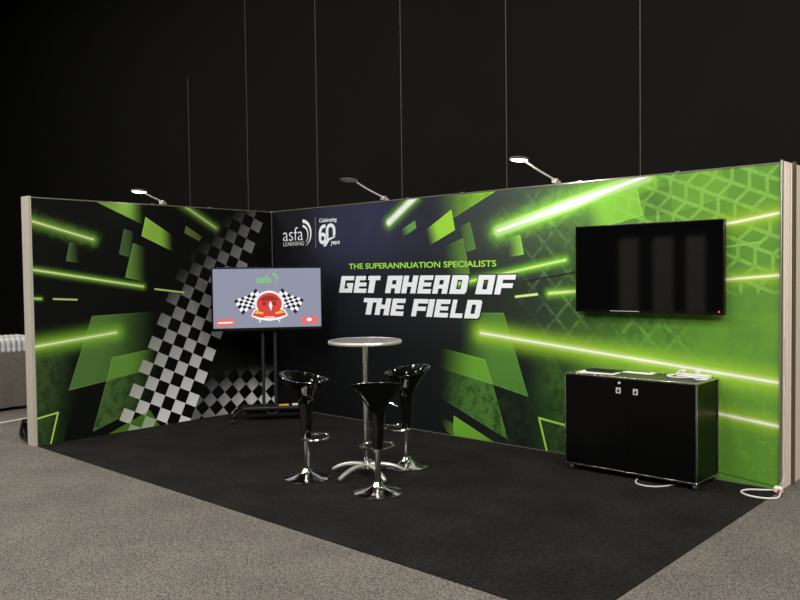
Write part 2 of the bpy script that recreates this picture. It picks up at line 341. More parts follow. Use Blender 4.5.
def graphic_material(name, left):
    m = bpy.data.materials.new(name); m.use_nodes = True; nt = m.node_tree; g = G(nt)
    b = nt.nodes['Principled BSDF']; b.inputs['Roughness'].default_value = .55
    b.inputs['Specular IOR Level'].default_value = .14
    tc = nt.nodes.new('ShaderNodeTexCoord'); sp = nt.nodes.new('ShaderNodeSeparateXYZ')
    nt.links.new(tc.outputs['Object'], sp.inputs[0]); vec = tc.outputs['Object']
    v = sp.outputs['Z']
    grunge = g.noise(vec, 11, 5, .75); wob = g.noise(vec, 14, 4, .7)
    if left:
        u = g.m('MULTIPLY', sp.outputs['Y'], -1.)
        c = g.mix(g.rng(v, .1, 1.3, 1., 0.), lin((7,8,7)), lin((10,14,8)))
        for s in DATA['LP'][:-2]: c = draw_poly(g, u, v, c, *s[1:], grunge)
        for s in DATA['LB']: c = draw_bar(g, u, v, c, *s[1:], wob)
        # small diamonds near the corner
        i, j, lt = checker(g, u, v, DATA['C2'])
        fv = g.rng(v, .08, .72, 1., 0.); fu = g.rng(u, .25, 1.15, 1., .45)
        B = g.m('POWER', g.m('MULTIPLY', g.m('MULTIPLY', fv, fu), .90), 2.1)
        reg = g.m('MULTIPLY', g.rng(v, .70, .78, 1., 0.), g.rng(u, 1.3, 1.34, 1., 0.))
        dark = lin((8,8,12))+(1,)
        cc = g.mix(lt, dark, g.grey(g.m('MAXIMUM', B, .006)))
        c = g.mix(g.m('MULTIPLY', reg, g.rng(v, .3, .72, 1., 0.)), c, cc)
        # the big chequered band
        i, j, lt = checker(g, u, v, DATA['C1'])
        inb = g.m('MULTIPLY', g.m('LESS_THAN', i, .5), g.m('GREATER_THAN', i, -5.5))
        solid = g.m('GREATER_THAN', i, -4.5)
        k = g.m('MULTIPLY_ADD', j, .6, -18.)                       # i * (18 - .6 j)
        val = g.m('ADD', g.m('MULTIPLY_ADD', j, 6.9, 88.), g.m('MULTIPLY', g.m('MULTIPLY', i, k), -1.))
        val = g.m('MULTIPLY', g.m('MAXIMUM', g.m('MINIMUM', val, 205.), 8.), 1.17/255)
        val = g.m('POWER', val, 2.2)
        light = g.mix(.5, g.grey(val), g.mix(1., g.grey(val), (.97,.97,1.0,1), 'MULTIPLY'))
        up = g.rng(g.m('MULTIPLY_ADD', i, 2.6, j), -9., -1., 0., 1.)
        lower_green = g.m('MULTIPLY', g.rng(i, -5.5, -3.2, .35, 0.), g.rng(j, 11, 14, 0., 1.))
        light = g.mix(lower_green, light, lin((140,160,90)))
        a1 = g.m('MULTIPLY', g.m('MULTIPLY', inb, lt), up)
        a2 = g.m('MULTIPLY', g.m('MULTIPLY', inb, solid), g.m('MULTIPLY', up, g.rng(i, -4.6, -2.6, .45, 1.)))
        c = g.mix(a2, c, lin((6,6,6)))
        c = g.mix(a1, c, light)
        for s in DATA['LP'][-2:-1]: pass
        # green shard crossing the foot of the band
        mk, d = poly_mask(g, u, v, DATA['LP'][-2][1])
        c = g.mix(g.m('MULTIPLY', mk, .62), c, lin((96,150,44)))
        c = draw_poly(g, u, v, c, *DATA['LP'][-1][1:], grunge)
        c = draw_bar(g, u, v, c, *DATA['LB'][4][1:], wob)
    else:
        u = sp.outputs['X']; u6 = g.m('MULTIPLY', u, 1/6.)
        top = g.ramp(u6, [(0,(17,17,19)),(1.,(108,162,60)),(.10,(26,26,33)),(.19,(50,50,74)),(.30,(54,54,80)),(.42,(44,46,58)),(.53,(60,68,66)),(.63,(66,80,66)),(.72,(76,110,60)),(.80,(102,154,58)),(.9,(106,158,60))])
        low = g.ramp(u6, [(0,(14,15,16)),(1.,(98,152,54)),(.35,(18,20,23)),(.48,(22,27,26)),(.62,(24,31,25)),(.70,(44,72,34)),(.76,(84,134,48)),(.88,(98,150,52))])
        mid = g.ramp(u6, [(0,(14,15,17)),(1.,(108,160,60)),(.2,(24,26,34)),(.40,(28,31,37)),(.55,(38,44,40)),(.66,(46,60,46)),(.74,(68,104,48)),(.85,(96,148,54))])
        c = g.mix(g.rng(v, 1.45, 2.15, 0., 1.), mid, top)
        c = g.mix(g.rng(v, .75, 1.35, 1., 0.), c, low)
        # patches of deeper and lighter green on the right
        big = g.noise(vec, 1.7, 3, .55)
        right = g.rng(u, 4.1, 4.8)
        c = g.mix(g.m('MULTIPLY', right, g.rng(big, .46, .62, 0., .42)), c, lin((84,136,56)))
        c = g.mix(g.m('MULTIPLY', right, g.m('MULTIPLY', g.rng(grunge, .52, .62, 0., .30), g.rng(v, .3, 1.7, 1., .35))), c, lin((134,192,78)))
        c = g.mix(g.m('MULTIPLY', right, g.m('MULTIPLY', g.rng(v, 1.28, 1.36, 0., 1.), g.rng(v, 2.5, 1.3, .1, .25))), c, lin((70,120,60)))
        # tyre tread, upper right : long ribs with slanted rungs
        def line(x, w, soft=.35):
            q = g.m('PINGPONG', x, .5); return g.rng(q, w*(1-soft), w*(1+soft), 1., 0.)
        ca, sa = math.cos(math.radians(-24)), math.sin(math.radians(-24))
        a = g.lindot(u, v, ca, sa, 0.); bq = g.lindot(u, v, -sa, ca, 0.)
        ribs = line(g.m('MULTIPLY', bq, 1/.130), .11)
        zig = g.m('PINGPONG', g.m('MULTIPLY', bq, 1/.130), 1.)
        rung = line(g.m('MULTIPLY_ADD', zig, .42, g.m('MULTIPLY', a, 1/.140)), .10)
        t1 = g.m('MAXIMUM', ribs, rung)
        m1 = g.m('MULTIPLY', g.rng(v, 1.72, 1.80), g.rng(u, 4.55, 4.85))
        m1 = g.m('MAXIMUM', m1, g.m('MULTIPLY', g.rng(u, 5.5, 5.6), g.rng(v, 1.45, 1.52)))
        # second tread, crossing diagonals towards the middle
        d1 = line(g.lindot(u, v, 1/.25, 1/.27, .1), .07); d2 = line(g.lindot(u, v, 1/.25, -1/.27, .3), .07)
        d3 = line(g.lindot(u, v, 0., 1/.46, .2), .04)
        t2 = g.m('MAXIMUM', d1, g.m('MULTIPLY', d2, .9))
        m2 = g.m('MULTIPLY', g.m('MULTIPLY', g.rng(u, 3.55, 3.95), g.rng(g.m('MULTIPLY_ADD', v, 1.0, u), 6.7, 6.2)), g.rng(v, .92, 1.15))
        blotch = g.rng(wob, .38, .52, .35, 1.)
        tr = g.m('MULTIPLY', g.m('MULTIPLY', t2, m2), g.m('MULTIPLY', blotch, g.rng(big, .36, .56, .15, .9)))
        trc = g.ramp(u6, [(0,(90,120,84)),(1.,(146,204,96)),(.66,(100,136,84)),(.76,(122,180,72))])
        c = g.mix(g.m('MULTIPLY', tr, .62), c, trc)
        gm = g.m('MULTIPLY', g.m('MULTIPLY', m2, g.rng(grunge, .49, .56)), .45)
        c = g.mix(gm, c, lin((48,62,44)))
        c = g.mix(g.m('MULTIPLY', g.m('MULTIPLY', t1, m1), g.m('MULTIPLY', blotch, .56)), c, lin((142,198,84)))
        for s in DATA['RPa']: c = draw_poly(g, u, v, c, *s[1:], grunge)
        for s in DATA['RPb']: c = draw_poly(g, u, v, c, *s[1:], grunge)
        m1b = g.m('MULTIPLY', g.m('MULTIPLY', t1, m1), .25)
        c = g.mix(m1b, c, lin((158,214,100)))
        # mottled print low in the middle
        mm = g.m('MULTIPLY', g.m('MULTIPLY', g.rng(u, 3.2, 3.5), g.rng(u, 4.5, 4.2)), g.rng(v, .75, .3))
        c = g.mix(g.m('MULTIPLY', mm, g.rng(grunge, .48, .56, 0., .5)), c, lin((36,58,30)))
        for s in DATA['RB']: c = draw_bar(g, u, v, c, *s[1:], wob)
    nt.links.new(c, b.inputs['Base Color'])
    return m

# ------------------------------------------------------------------ the hall
def carpet_mat(name, c1, c2, scale, bump, big=.12):
    m = bpy.data.materials.new(name); m.use_nodes = True; nt = m.node_tree; g = G(nt); b = nt.nodes['Principled BSDF']
    tc = nt.nodes.new('ShaderNodeTexCoord'); vec = tc.outputs['Object']
    n1 = g.noise(vec, scale, 3, .8); n2 = g.noise(vec, 2.1, 3, .5)
    f = g.rng(n1, .40, .60, 0., 1., smooth=False)
    c = g.mix(f, lin(c1), lin(c2))
    c = g.mix(1., c, g.grey(g.rng(n2, .3, .7, 1-big, 1+big, smooth=False)), 'MULTIPLY')
    nt.links.new(c, b.inputs['Base Color'])
    b.inputs['Roughness'].default_value = .95; b.inputs['Specular IOR Level'].default_value = .1
    bp = nt.nodes.new('ShaderNodeBump'); bp.inputs['Strength'].default_value = bump; bp.inputs['Distance'].default_value = .004
    nt.links.new(n1, bp.inputs['Height']); nt.links.new(bp.outputs[0], b.inputs['Normal'])
    return m
FL = carpet_mat('grey_hall_carpet', (66,63,59), (134,128,119), 95, .6)
BK = carpet_mat('black_carpet_pile', (22,21,20), (38,36,34), 60, .5, .25)

floor = box('floor', (-3,-2,-.05), (34,24,.1), FL); tag(floor, kind='structure')
hw = mat('hall_black_wall', (19,19,15), .8, noise=.12, nscale=.6, spec=.15)
wb = box('wall_back', (-3,3.0,5.0), (34,.2,10), hw); tag(wb, kind='structure')
wl = box('wall_left', (-17.9,-2,5.0), (.2,24,10), hw); tag(wl, kind='structure')
wf = mat('reflection_panel_pale', (150,144,134), .7, noise=.05, nscale=2)
bm = bm_(); add_box(bm, (-3,-13.95,5.0), (34,.1,10)); tag(obj('wall_front', bm, hw), kind='structure')
for n, (x, w_) in enumerate(((-1.94,.5),(-.98,.5),(-.12,.46),(2.2,1.2),(4.2,1.4),(6.6,1.8))):  # unseen pale panels added to give the dark television something to reflect
    tag(box('trim_%d' % (n+11), (x,-13.82,1.25), (w_,.12,2.5), wf), kind='structure')
ce = box('ceiling', (-3,-2,10.05), (34,24,.1), mat('hall_ceiling', (16,16,15), .9, noise=.1, nscale=1)); tag(ce, kind='structure')
for n, x in enumerate((-8.25,-6.29,-4.33,-2.37,-.41,1.55,3.51,5.47)):
    top = (7.0,5.7,9.9,9.9,9.9,9.9,9.9,9.9)[n]
    if n == 0: continue
    t = box('trim_%d' % n, (x,2.893,top/2), (.007,.012,top), M['seam']); tag(t, kind='structure')

# ------------------------------------------------------------------ display walls
H = 2.445; T = .2
GL = graphic_material('printed_graphic_side', True); GR = graphic_material('printed_graphic_back', False)
wside = thing('display_wall', 'shorter left wall of the stand, printed with a chequered flag band and green streaks', 'display wall', (0,0,0))
box('graphic_panel', (-.012,-1.475,H/2+.002), (.024,2.95,H-.006), GL, wside)
# object space of the graphic must be world-aligned from the corner: put the origin there
gp = [c for c in children(wside)][0]
gp.data.transform(Matrix.Translation(gp.location)); gp.location = (0,0,0)
box('core', (-.085,-1.475,H/2), (.120,2.94,H-.01), M['post2'], wside)
bm = bm_(); add_box(bm, (-.014,-1.475,H+.002), (.024,2.95,.006)); add_box(bm, (.001,-1.475,H+.0), (.005,2.95,.010))
obj('top_rail', bm, M['alu'], wside)
bm = bm_(); add_box(bm, (-.074,-2.968,H/2+.006), (.150,.036,H+.012))
for x in (-.105,-.045): add_box(bm, (x,-2.987,H/2+.006), (.014,.006,H))
obj('end_post', bm, [M['post']], wside, bevel=.004)
for y in (-1.64,-.9): box('clip', (-.01,y,H+.010), (.02,.03,.008), M['alu'], wside)

wback = thing('display_wall', 'long back wall of the stand carrying the white headline and bright green print', 'display wall', (0,0,0))
g2 = box('graphic_panel', (2.993,.012,H/2+.002), (5.986,.024,H-.006), GR, wback)
g2.data.transform(Matrix.Translation(g2.location)); g2.location = (0,0,0)
box('core', (3.0,.112,H/2), (5.95,.174,H-.01), M['post2'], wback)
bm = bm_(); add_box(bm, (3.0,.014,H+.002), (5.97,.024,.006)); add_box(bm, (3.0,-.001,H), (5.97,.005,.010))
obj('top_rail', bm, M['alu'], wback)
bm = bm_(); add_box(bm, (0,0,H/2), (.007,.007,H)); obj('corner_strip', bm, M['seam'], wback, (.004,-.004,0))
bm = bm_(); add_box(bm, (3.0,-.006,.006), (5.97,.006,.012)); obj('bottom_rail', bm, M['seam'], wback)
bm = bm_(); add_box(bm, (5.994,.125,H/2+.008), (.012,.200,H+.016)); add_box(bm, (5.993,.004,H/2+.010), (.014,.040,H+.02), mi=2)
for y, q in ((.05,0),(.085,0),(.13,0),(.20,0)): add_box(bm, (6.003,y,H/2+.006), (.008,.012,H), mi=q)
add_box(bm, (6.0,.218,H/2), (.006,.012,H), mi=1)
obj('end_post', bm, [M['post2'], M['groove'], M['alu']], wback, bevel=.003)
for x in (2.28,3.0,4.32,5.2): box('clip', (x,.010,H+.010), (.03,.02,.008), M['alu'], wback)

# neighbouring wall just behind the right end
nb = thing('partition_wall', 'cream partition panel end behind the right end of the long printed wall', 'partition', (6.0,.245,0))
box('panel', (-.5,.35,1.23), (1.0,.64,2.46), M['post2'], nb); 
bm = bm_(); add_box(bm, (.006,.0,1.235), (.03,.03,2.47)); obj('edge_strip', bm, M['groove'], nb)

# ---- headline lettering
def letter_rects(ch):
    t = .25
    V = .36
    R = {
     'G': [(0,0,V,1),(0,1-t,1,1),(0,0,1,t),(1-V,0,1,.55),(.52,.38,1,.58)],
     'E': [(0,0,V,1),(0,1-t,1,1),(0,0,1,t),(0,.39,.93,.61)],
     'T': [(0,1-t,1,1),(.30,0,.70,1)],
     'A': [(0,0,V,1),(0,1-t,1,1),(1-V,0,1,1),(0,.28,1,.50)],
     'H': [(0,0,V,1),(1-V,0,1,1),(0,.38,1,.62)],
     'D': [(0,0,V,1),(0,1-t,.93,1),(0,0,.93,t),(1-V,.08,1,.92)],
     'O': [(0,0,V,1),(0,1-t,1,1),(0,0,1,t),(1-V,0,1,1)],
     'F': [(0,0,V,1),(0,1-t,1.08,1),(0,.33,1.0,.57)],
     'I': [(0,0,1,1)], 'L': [(0,0,V,1),(0,0,1,t)]}
    return R[ch]
def rect_union(bm, rects, y0, y1, fn):
    """fills the union of rectangles with one clean slab, mapped by fn(a, b) -> (x, z)"""
    xs = sorted({r[0] for r in rects}|{r[2] for r in rects}); zs = sorted({r[1] for r in rects}|{r[3] for r in rects})
    def full(i, j):
        if not (0 <= i < len(xs)-1 and 0 <= j < len(zs)-1): return False
        a, b = (xs[i]+xs[i+1])/2, (zs[j]+zs[j+1])/2
        return any(r[0] < a < r[2] and r[1] < b < r[3] for r in rects)
    V = {}
    def vt(i, j, y):
        if (i,j,y) not in V:
            x, z = fn(xs[i], zs[j]); V[(i,j,y)] = bm.verts.new((x,y,z))
        return V[(i,j,y)]
    for i in range(len(xs)-1):
        for j in range(len(zs)-1):
            if not full(i,j): continue
            c = [(i,j),(i+1,j),(i+1,j+1),(i,j+1)]
            for y in (y0,y1): bm.faces.new([vt(*q,y) for q in c])
            for (p_, q_), (di,dj) in zip(((c[0],c[1]),(c[1],c[2]),(c[2],c[3]),(c[3],c[0])), ((0,-1),(1,0),(0,1),(-1,0))):
                if not full(i+di,j+dj): bm.faces.new([vt(*p_,y0),vt(*q_,y0),vt(*q_,y1),vt(*p_,y1)])
def headline(grow, y0, y1, name, m):
    bm = bm_()
    for row, zb, zt, sh in DATA['HL']:
        hh = zt-zb
        for ch, x0, x1 in row:
            x0 += .004; x1 -= .000; w = x1-x0
            gu, gv = grow/w, grow/hh
            R_ = [(a-gu,b-gv,c_+gu,d+gv) for a,b,c_,d in letter_rects(ch)]
            rect_union(bm, R_, y0, y1, lambda a, b: (x0+a*w+sh*.82*b, zb+b*hh))
    return obj(name, bm, m, wback, smooth=False)
headline(.012, -.0005, -.0015, 'headline_outline', M['shadowv'])
headline(0, -.001, -.004, 'headline', M['letter'])
(x0,z1),(_,z0),(x1,_),(_,_) = DATA['TAG']
font_mesh('tagline', 'THE SUPERANNUATION SPECIALISTS', 1.385, 1.714, 2.035, .062, M['lime'], wback, offset=.014)

# ---- logos
font_mesh('logo_word', 'asfa', .222, 2.072, .375, .160, M['letter'], wback, offset=-.012)
font_mesh('logo_word', 'LEARNING', .226, 2.008, .385, .050, M['silver'], wback, offset=.0)
def crescent(bm, cx, cz, r0, r1, a0, a1, dx=0, dz=0, y0=-.001, y1=-.004, n=24, sx=1., M4=None, mi=0):
    out = [(cx+sx*r0*math.cos(a0+(a1-a0)*k/n), cz+r0*math.sin(a0+(a1-a0)*k/n)) for k in range(n+1)]
    inn = []
    for k in range(n+1):
        t = k/n; a = a0+(a1-a0)*t; w = (r0-r1)*math.sin(PI*min(1,t*.62+.0))   # tapers to the lower tip
        w = (r0-r1)*(1-t)**.8
        inn.append((cx+sx*(r0-w)*math.cos(a), cz+(r0-w)*math.sin(a)))
    for k in range(n):
        q = [out[k],out[k+1],inn[k+1],inn[k]]
        if abs(q[1][0]-q[2][0])+abs(q[1][1]-q[2][1]) < 1e-6: q = q[:2]+q[3:]
        add_prism(bm, q, y0, y1, mi, M4)
bm = bm_()
crescent(bm, .585, 2.155, .165, .122, math.radians(86), math.radians(-72))
crescent(bm, .575, 2.138, .118, .090, math.radians(80), math.radians(-62))
obj('logo_swoosh', bm, M['letter'], wback, smooth=False)
bm = bm_(); add_box(bm, (.822,-.002,2.153), (.009,.003,.365)); obj('logo_divider', bm, M['greyv'], wback)
font_mesh('anniversary_word', 'Celebrating', .892, 2.252, .30, .062, M['letter'], wback, offset=.008, shear=.15)
# numeral 60 with a slash through its foot
bm = bm_()
def ring(cx, cz, rx, rz, w, a0=0, a1=2*PI, n=36, ye=-.004):
    for k in range(n):
        A = a0+(a1-a0)*k/n; B = a0+(a1-a0)*(k+1)/n
        add_prism(bm, [(cx+rx*math.cos(A),cz+rz*math.sin(A)),(cx+rx*math.cos(B),cz+rz*math.sin(B)),
                       (cx+(rx-w)*math.cos(B),cz+(rz-w)*math.sin(B)),(cx+(rx-w)*math.cos(A),cz+(rz-w)*math.sin(A))], -.001, ye)
ring(.948,2.078,.068,.068,.040)                                              # bowl of the 6
ring(.972,2.128,.092,.112,.040, math.radians(70), math.radians(205), ye=-.0042)
add_prism(bm, [(.880,2.078),(.918,2.078),(.922,2.10),(.882,2.11)], -.001, -.0044)
ring(1.085,2.165,.080,.082,.040, 0, PI, ye=-.004)                           # the 0 is left open where the slash runs
add_prism(bm, [(1.005,2.04),(1.045,2.06),(1.045,2.165),(1.005,2.165)], -.001, -.0040)
add_prism(bm, [(1.125,2.095),(1.165,2.11),(1.165,2.165),(1.125,2.165)], -.001, -.0040)
P = [(.955,1.985),(1.0,1.985),(1.06,2.05),(1.16,2.085),(1.16,2.098),(1.03,2.072)]
for q in ((P[0],P[1],P[2],P[5]),(P[5],P[2],P[3],P[4])): add_prism(bm, list(q), -.001, -.0048)
obj('anniversary_number', bm, M['letter'], wback, smooth=False)
font_mesh('anniversary_word', 'years', 1.085, 1.985, .15, .055, M['letter'], wback, offset=.01, shear=.2)

# ------------------------------------------------------------------ black carpet of the stand
bm = bm_(); add_box(bm, (3.0,-1.48,.003), (5.98,2.95,.006))
bc = obj('carpet', bm, BK, smooth=False); tag(bc, 'black rectangular carpet laid on the grey hall floor under the stand', 'carpet')
Z = .006

# ------------------------------------------------------------------ wall television
tv = thing('television', 'large dark switched-off television mounted on the right of the long printed wall', 'television', (4.962,-.008,1.68))
box('bracket', (0,-.014,0), (.5,.026,.4), M['greybox'], tv)
bm = bm_(); add_box(bm, (0,-.050,0), (1.285,.044,.742)); obj('casing', bm, M['bezel'], tv, bevel=.005)
bm = bm_(); add_box(bm, (0,-.0735,.006), (1.262,.003,.705)); obj('screen', bm, M['glass'], tv)
bm = bm_(); add_box(bm, (0,-.074,-.358), (1.285,.004,.016)); add_box(bm, (-.18,-.077,-.358), (.26,.002,.004), mi=1); obj('bottom_bezel', bm, [M['black_gloss'], M['silver']], tv)
bm = bm_(); add_cyl(bm, (.606,-.074,-.345), (.606,-.079,-.345), .006, n=12); obj('standby_light', bm, M['red'], tv, label='small red standby light')

# ------------------------------------------------------------------ television on the trolley stand
RZ = math.atan2(.793,.609)            # local x = to the viewer's right, local -y = towards the viewer
O = (.69,-.66)
st = thing('monitor_stand', 'black wheeled stand with two upright poles carrying the lit screen in the corner', 'stand', (O[0],O[1],Z), RZ-math.radians(2))
for x in (-.035,.103):
    bm = bm_(); add_cyl(bm, (x,0.02,.17), (x,.02,1.60), .019, n=16); add_cyl(bm, (x,.02,.28),(x,-.012,.28),.006,n=8,mi=1)
    obj('pole', bm, [M['polemat'], M['chrome']], st)
bm = bm_(); add_box(bm, (.03,-.014,1.42), (.5,.024,.30)); obj('mount', bm, M['black_satin'], st)
bm = bm_(); add_box(bm, (.065,.02,.146), (.68,.24,.044)); obj('shelf', bm, M['black_satin'], st, bevel=.012)
bm = bm_()
add_box(bm, (.08,.06,.083), (.62,.12,.085)); obj('base_box', bm, M['black_satin'], st, bevel=.006)
for sx in (-1,1):
    for sy in (-1,1):
        bm = bm_()
        add_tube(bm, smooth_path([(.05+sx*.27,.02+sy*.06,.15),(.05+sx*.36,.02+sy*.12,.125),(.05+sx*.43,.02+sy*.2,.066)],5), .017, n=10)
        lg = obj('leg', bm, M['black_satin'], st)
        bm = bm_(); x, y = .05+sx*.43, .02+sy*.20
        add_cyl(bm, (x-.012,y,.026), (x+.012,y,.026), .025, n=18); add_box(bm, (x,y,.052), (.034,.03,.016))
        obj('castor', bm, [M['rubber']], lg)
bm = bm_(); add_tube(bm, smooth_path([(.0,-.102,.12),(.03,-.118,.098),(.09,-.118,.096),(.13,-.102,.12)],5), .005, n=8); obj('cable_loop', bm, M['greybox'], st)
yb = thing('marker_strip', 'small yellow strip lying on the base of the wheeled black screen stand', 'strip', (0,0,0))
def on_stand(x, y, z):
    a = RZ-math.radians(2); return (O[0]+x*math.cos(a)-y*math.sin(a), O[1]+x*math.sin(a)+y*math.cos(a), z+Z)
yb.location = on_stand(.19,-.06,.170); yb.rotation_euler.z = RZ
bm = bm_(); add_box(bm, (0,0,.008), (.115,.03,.016)); obj('body', bm, M['yellow'], yb, bevel=.003)
bm = bm_(); add_box(bm, (-.045,0,.017), (.012,.031,.002)); obj('end_band', bm, M['black_satin'], yb)
wbx = thing('cable_adapter', 'small white adapter lying beside the yellow strip on the screen stand', 'adapter', on_stand(.315,-.06,.170), RZ)
bm = bm_(); add_box(bm, (0,0,.010), (.065,.035,.02)); obj('body', bm, M['white'], wbx, bevel=.005)
bm = bm_(); add_tube(bm, smooth_path([(.032,0,.01),(.05,.004,.007),(.062,.01,.004)],4), .004, n=8); obj('cord', bm, M['white'], wbx)

t2 = thing('television', 'lit television showing a racing cartoon on the wheeled stand in the corner', 'television', on_stand(.028,-.051,1.386), RZ)
bm = bm_(); add_box(bm, (0,0,0), (1.235,.045,.716)); obj('casing', bm, M['bezel'], t2, bevel=.006)
def emat(name, rgb, k=1.0):
    m = mat(name, rgb, .3, emit=k); m.node_tree.nodes['Principled BSDF'].inputs['Base Color'].default_value = (.01,.01,.01,1); return m
E_bg = emat('screen_lilac', (142,144,164)); E_red = emat('screen_red', (214,62,48)); E_dred = emat('screen_dark_red', (150,34,30)); E_w = emat('screen_white', (246,246,250)); E_k = emat('screen_black', (14,14,22))
E_y = emat('screen_yellow', (250,190,60)); E_g = emat('screen_green', (120,205,110)); E_pink = emat('screen_pink', (232,108,104)); E_gy = emat('screen_grey', (190,192,205))
bm = bm_(); add_box(bm, (0,-.0235,.008), (1.195,.003,.662)); scr = obj('screen', bm, E_bg, t2)
def spt(px, py):            # picture coordinates on the screen, 0..1 from upper left
    return (-.5975+px*1.195, .008+.331-py*.662)
bm = bm_()
def pq(pts, mi, d=0): add_prism(bm, [spt(*p) for p in pts], -.0250-d, -.0262-d, mi)
SM = [E_w,E_k,E_red,E_dred,E_y,E_pink]
# two crossed chequered flags
for sgn in (-1,1):
    def F(a, b):            # a along flag 0..1 from pole tip outward, b across 0..1
        x = .385-.19*a+.02*b*0; x = .40-.20*a+.07*b*(1-a)-.02
        y = .33+.24*a+.22*b+.03*math.sin(a*5+b)
        x = .395-.205*a+.085*b*.9; 
        return (x if sgn < 0 else 1.03-x, y)
    nx_, ny_ = 7, 5
    for i in range(nx_):
        for j in range(ny_):
            q = [F(i/nx_,j/ny_),F((i+1)/nx_,j/ny_),F((i+1)/nx_,(j+1)/ny_),F(i/nx_,(j+1)/ny_)]
            pq(q, 1 if (i+j) % 2 == 0 else 0, 0)
    obj('screen_flag', bm, SM, scr, smooth=False); bm = bm_()
# racing car seen from the front: plain red body, windscreen, yellow lamps
def disc(cx, cy, rx, ry, mi, d, a0=0, a1=2*PI, n=28):
    pq([(cx+rx*math.cos(a0+(a1-a0)*k/n), cy-ry*math.sin(a0+(a1-a0)*k/n)) for k in range(n+(0 if a1-a0 > 6.2 else 1))], mi, d)
disc(.515,.60,.135,.225,0,.0012)
pq([(.345,.80),(.37,.70),(.45,.66),(.58,.66),(.66,.70),(.69,.80),(.62,.86),(.515,.89),(.41,.86)],0,.0024)
disc(.515,.60,.118,.19,2,.0036)
disc(.515,.545,.082,.085,3,.0048,0,PI)
pq([(.355,.79),(.385,.71),(.46,.69),(.57,.69),(.645,.71),(.675,.79),(.60,.83),(.515,.845),(.43,.83)],2,.006)
pq([(.375,.755),(.40,.715),(.46,.745),(.455,.775)],4,.0072); pq([(.655,.755),(.63,.715),(.57,.745),(.575,.775)],4,.0072)
pq([(.465,.815),(.565,.815),(.55,.83),(.48,.83)],0,.0072); pq([(.45,.56),(.49,.56),(.485,.63),(.455,.63)],3,.0072); pq([(.54,.56),(.58,.56),(.575,.63),(.545,.63)],3,.0072)
pq([(.525,.55),(.545,.62),(.53,.72),(.51,.62)],0,.0084)
pq([(.43,.86),(.44,.865),(.42,.92),(.412,.915)],0,.001); pq([(.60,.86),(.59,.865),(.61,.92),(.618,.915)],0,.001)
obj('screen_car', bm, SM, scr, smooth=False)
# red buttons
for x0 in (.025,.81):
    bm = bm_()
    pq([(x0,.855),(x0+.165,.84),(x0+.165,.955),(x0,.965)] if x0 < .5 else [(x0,.835),(x0+.155,.825),(x0+.155,.955),(x0+.005,.95)],5,0)
    if x0 < .5: pq([(.04,.895),(.175,.89),(.175,.915),(.04,.92)],0,.0012)
    else: disc(.888,.88,.025,.03,0,.0012)
    obj('screen_button', bm, SM, scr, smooth=False)
lx, lz = spt(.40,.245)
font_mesh('screen_logo', 'asfa', lx, lz, .165, .085, E_g, scr, y=-.026, offset=.02)
bm = bm_(); cx, cz = spt(.545,.165); crescent(bm, cx, cz, .062, .030, math.radians(85), math.radians(-65), y0=-.0255, y1=-.027); obj('screen_logo_swoosh', bm, E_g, scr, smooth=False)

# ------------------------------------------------------------------ bar table
TX, TY = 3.285, -1.665
tb = thing('bar_table', 'tall round grey-topped bar table on a polished five-legged base', 'table', (TX,TY,Z))
tb.scale = (1,1,.991)
bm = bm_(); add_lathe(bm, [(0,1.122),(.288,1.122),(.296,1.1215)],64); add_lathe(bm, [(0,1.096),(.288,1.096),(.294,1.099)],64); obj('tabletop', bm, M['laminate'], tb)
bm = bm_(); add_lathe(bm, [(.291,1.095),(.300,1.097),(.304,1.109),(.300,1.121),(.292,1.124),(.290,1.121)],64); obj('edge_band', bm, M['trim'], tb)
bm = bm_(); add_cyl(bm, (0,0,.06), (0,0,1.078), .022, n=28); add_cyl(bm, (0,0,1.078), (0,0,1.096), .10, .11, n=28); add_cyl(bm, (0,0,.60),(0,0,.66),.026,n=28); obj('column', bm, M['chrome'], tb)
bm = bm_(); add_lathe(bm, [(0,.045),(.045,.045),(.048,.075),(.036,.10),(.030,.115),(.024,.118)],28); obj('hub', bm, M['chrome'], tb)
for k in range(5):
    a = math.radians(-47.6-42+72*k); d = Vector((math.cos(a),math.sin(a),0))
    bm = bm_()
    pts = smooth_path([d*.03+Vector((0,0,.085)), d*.13+Vector((0,0,.082)), d*.235+Vector((0,0,.058)), d*.315+Vector((0,0,.018))],6)
    add_tube(bm, pts, .016, n=12, rad=lambda t: .023-.007*t)
    lg = obj('leg', bm, M['satin'], tb)
    bm = bm_(); add_cyl(bm, d*.308+Vector((0,0,.0)), d*.308+Vector((0,0,.012)), .013, n=14); obj('foot', bm, M['rubber'], lg)

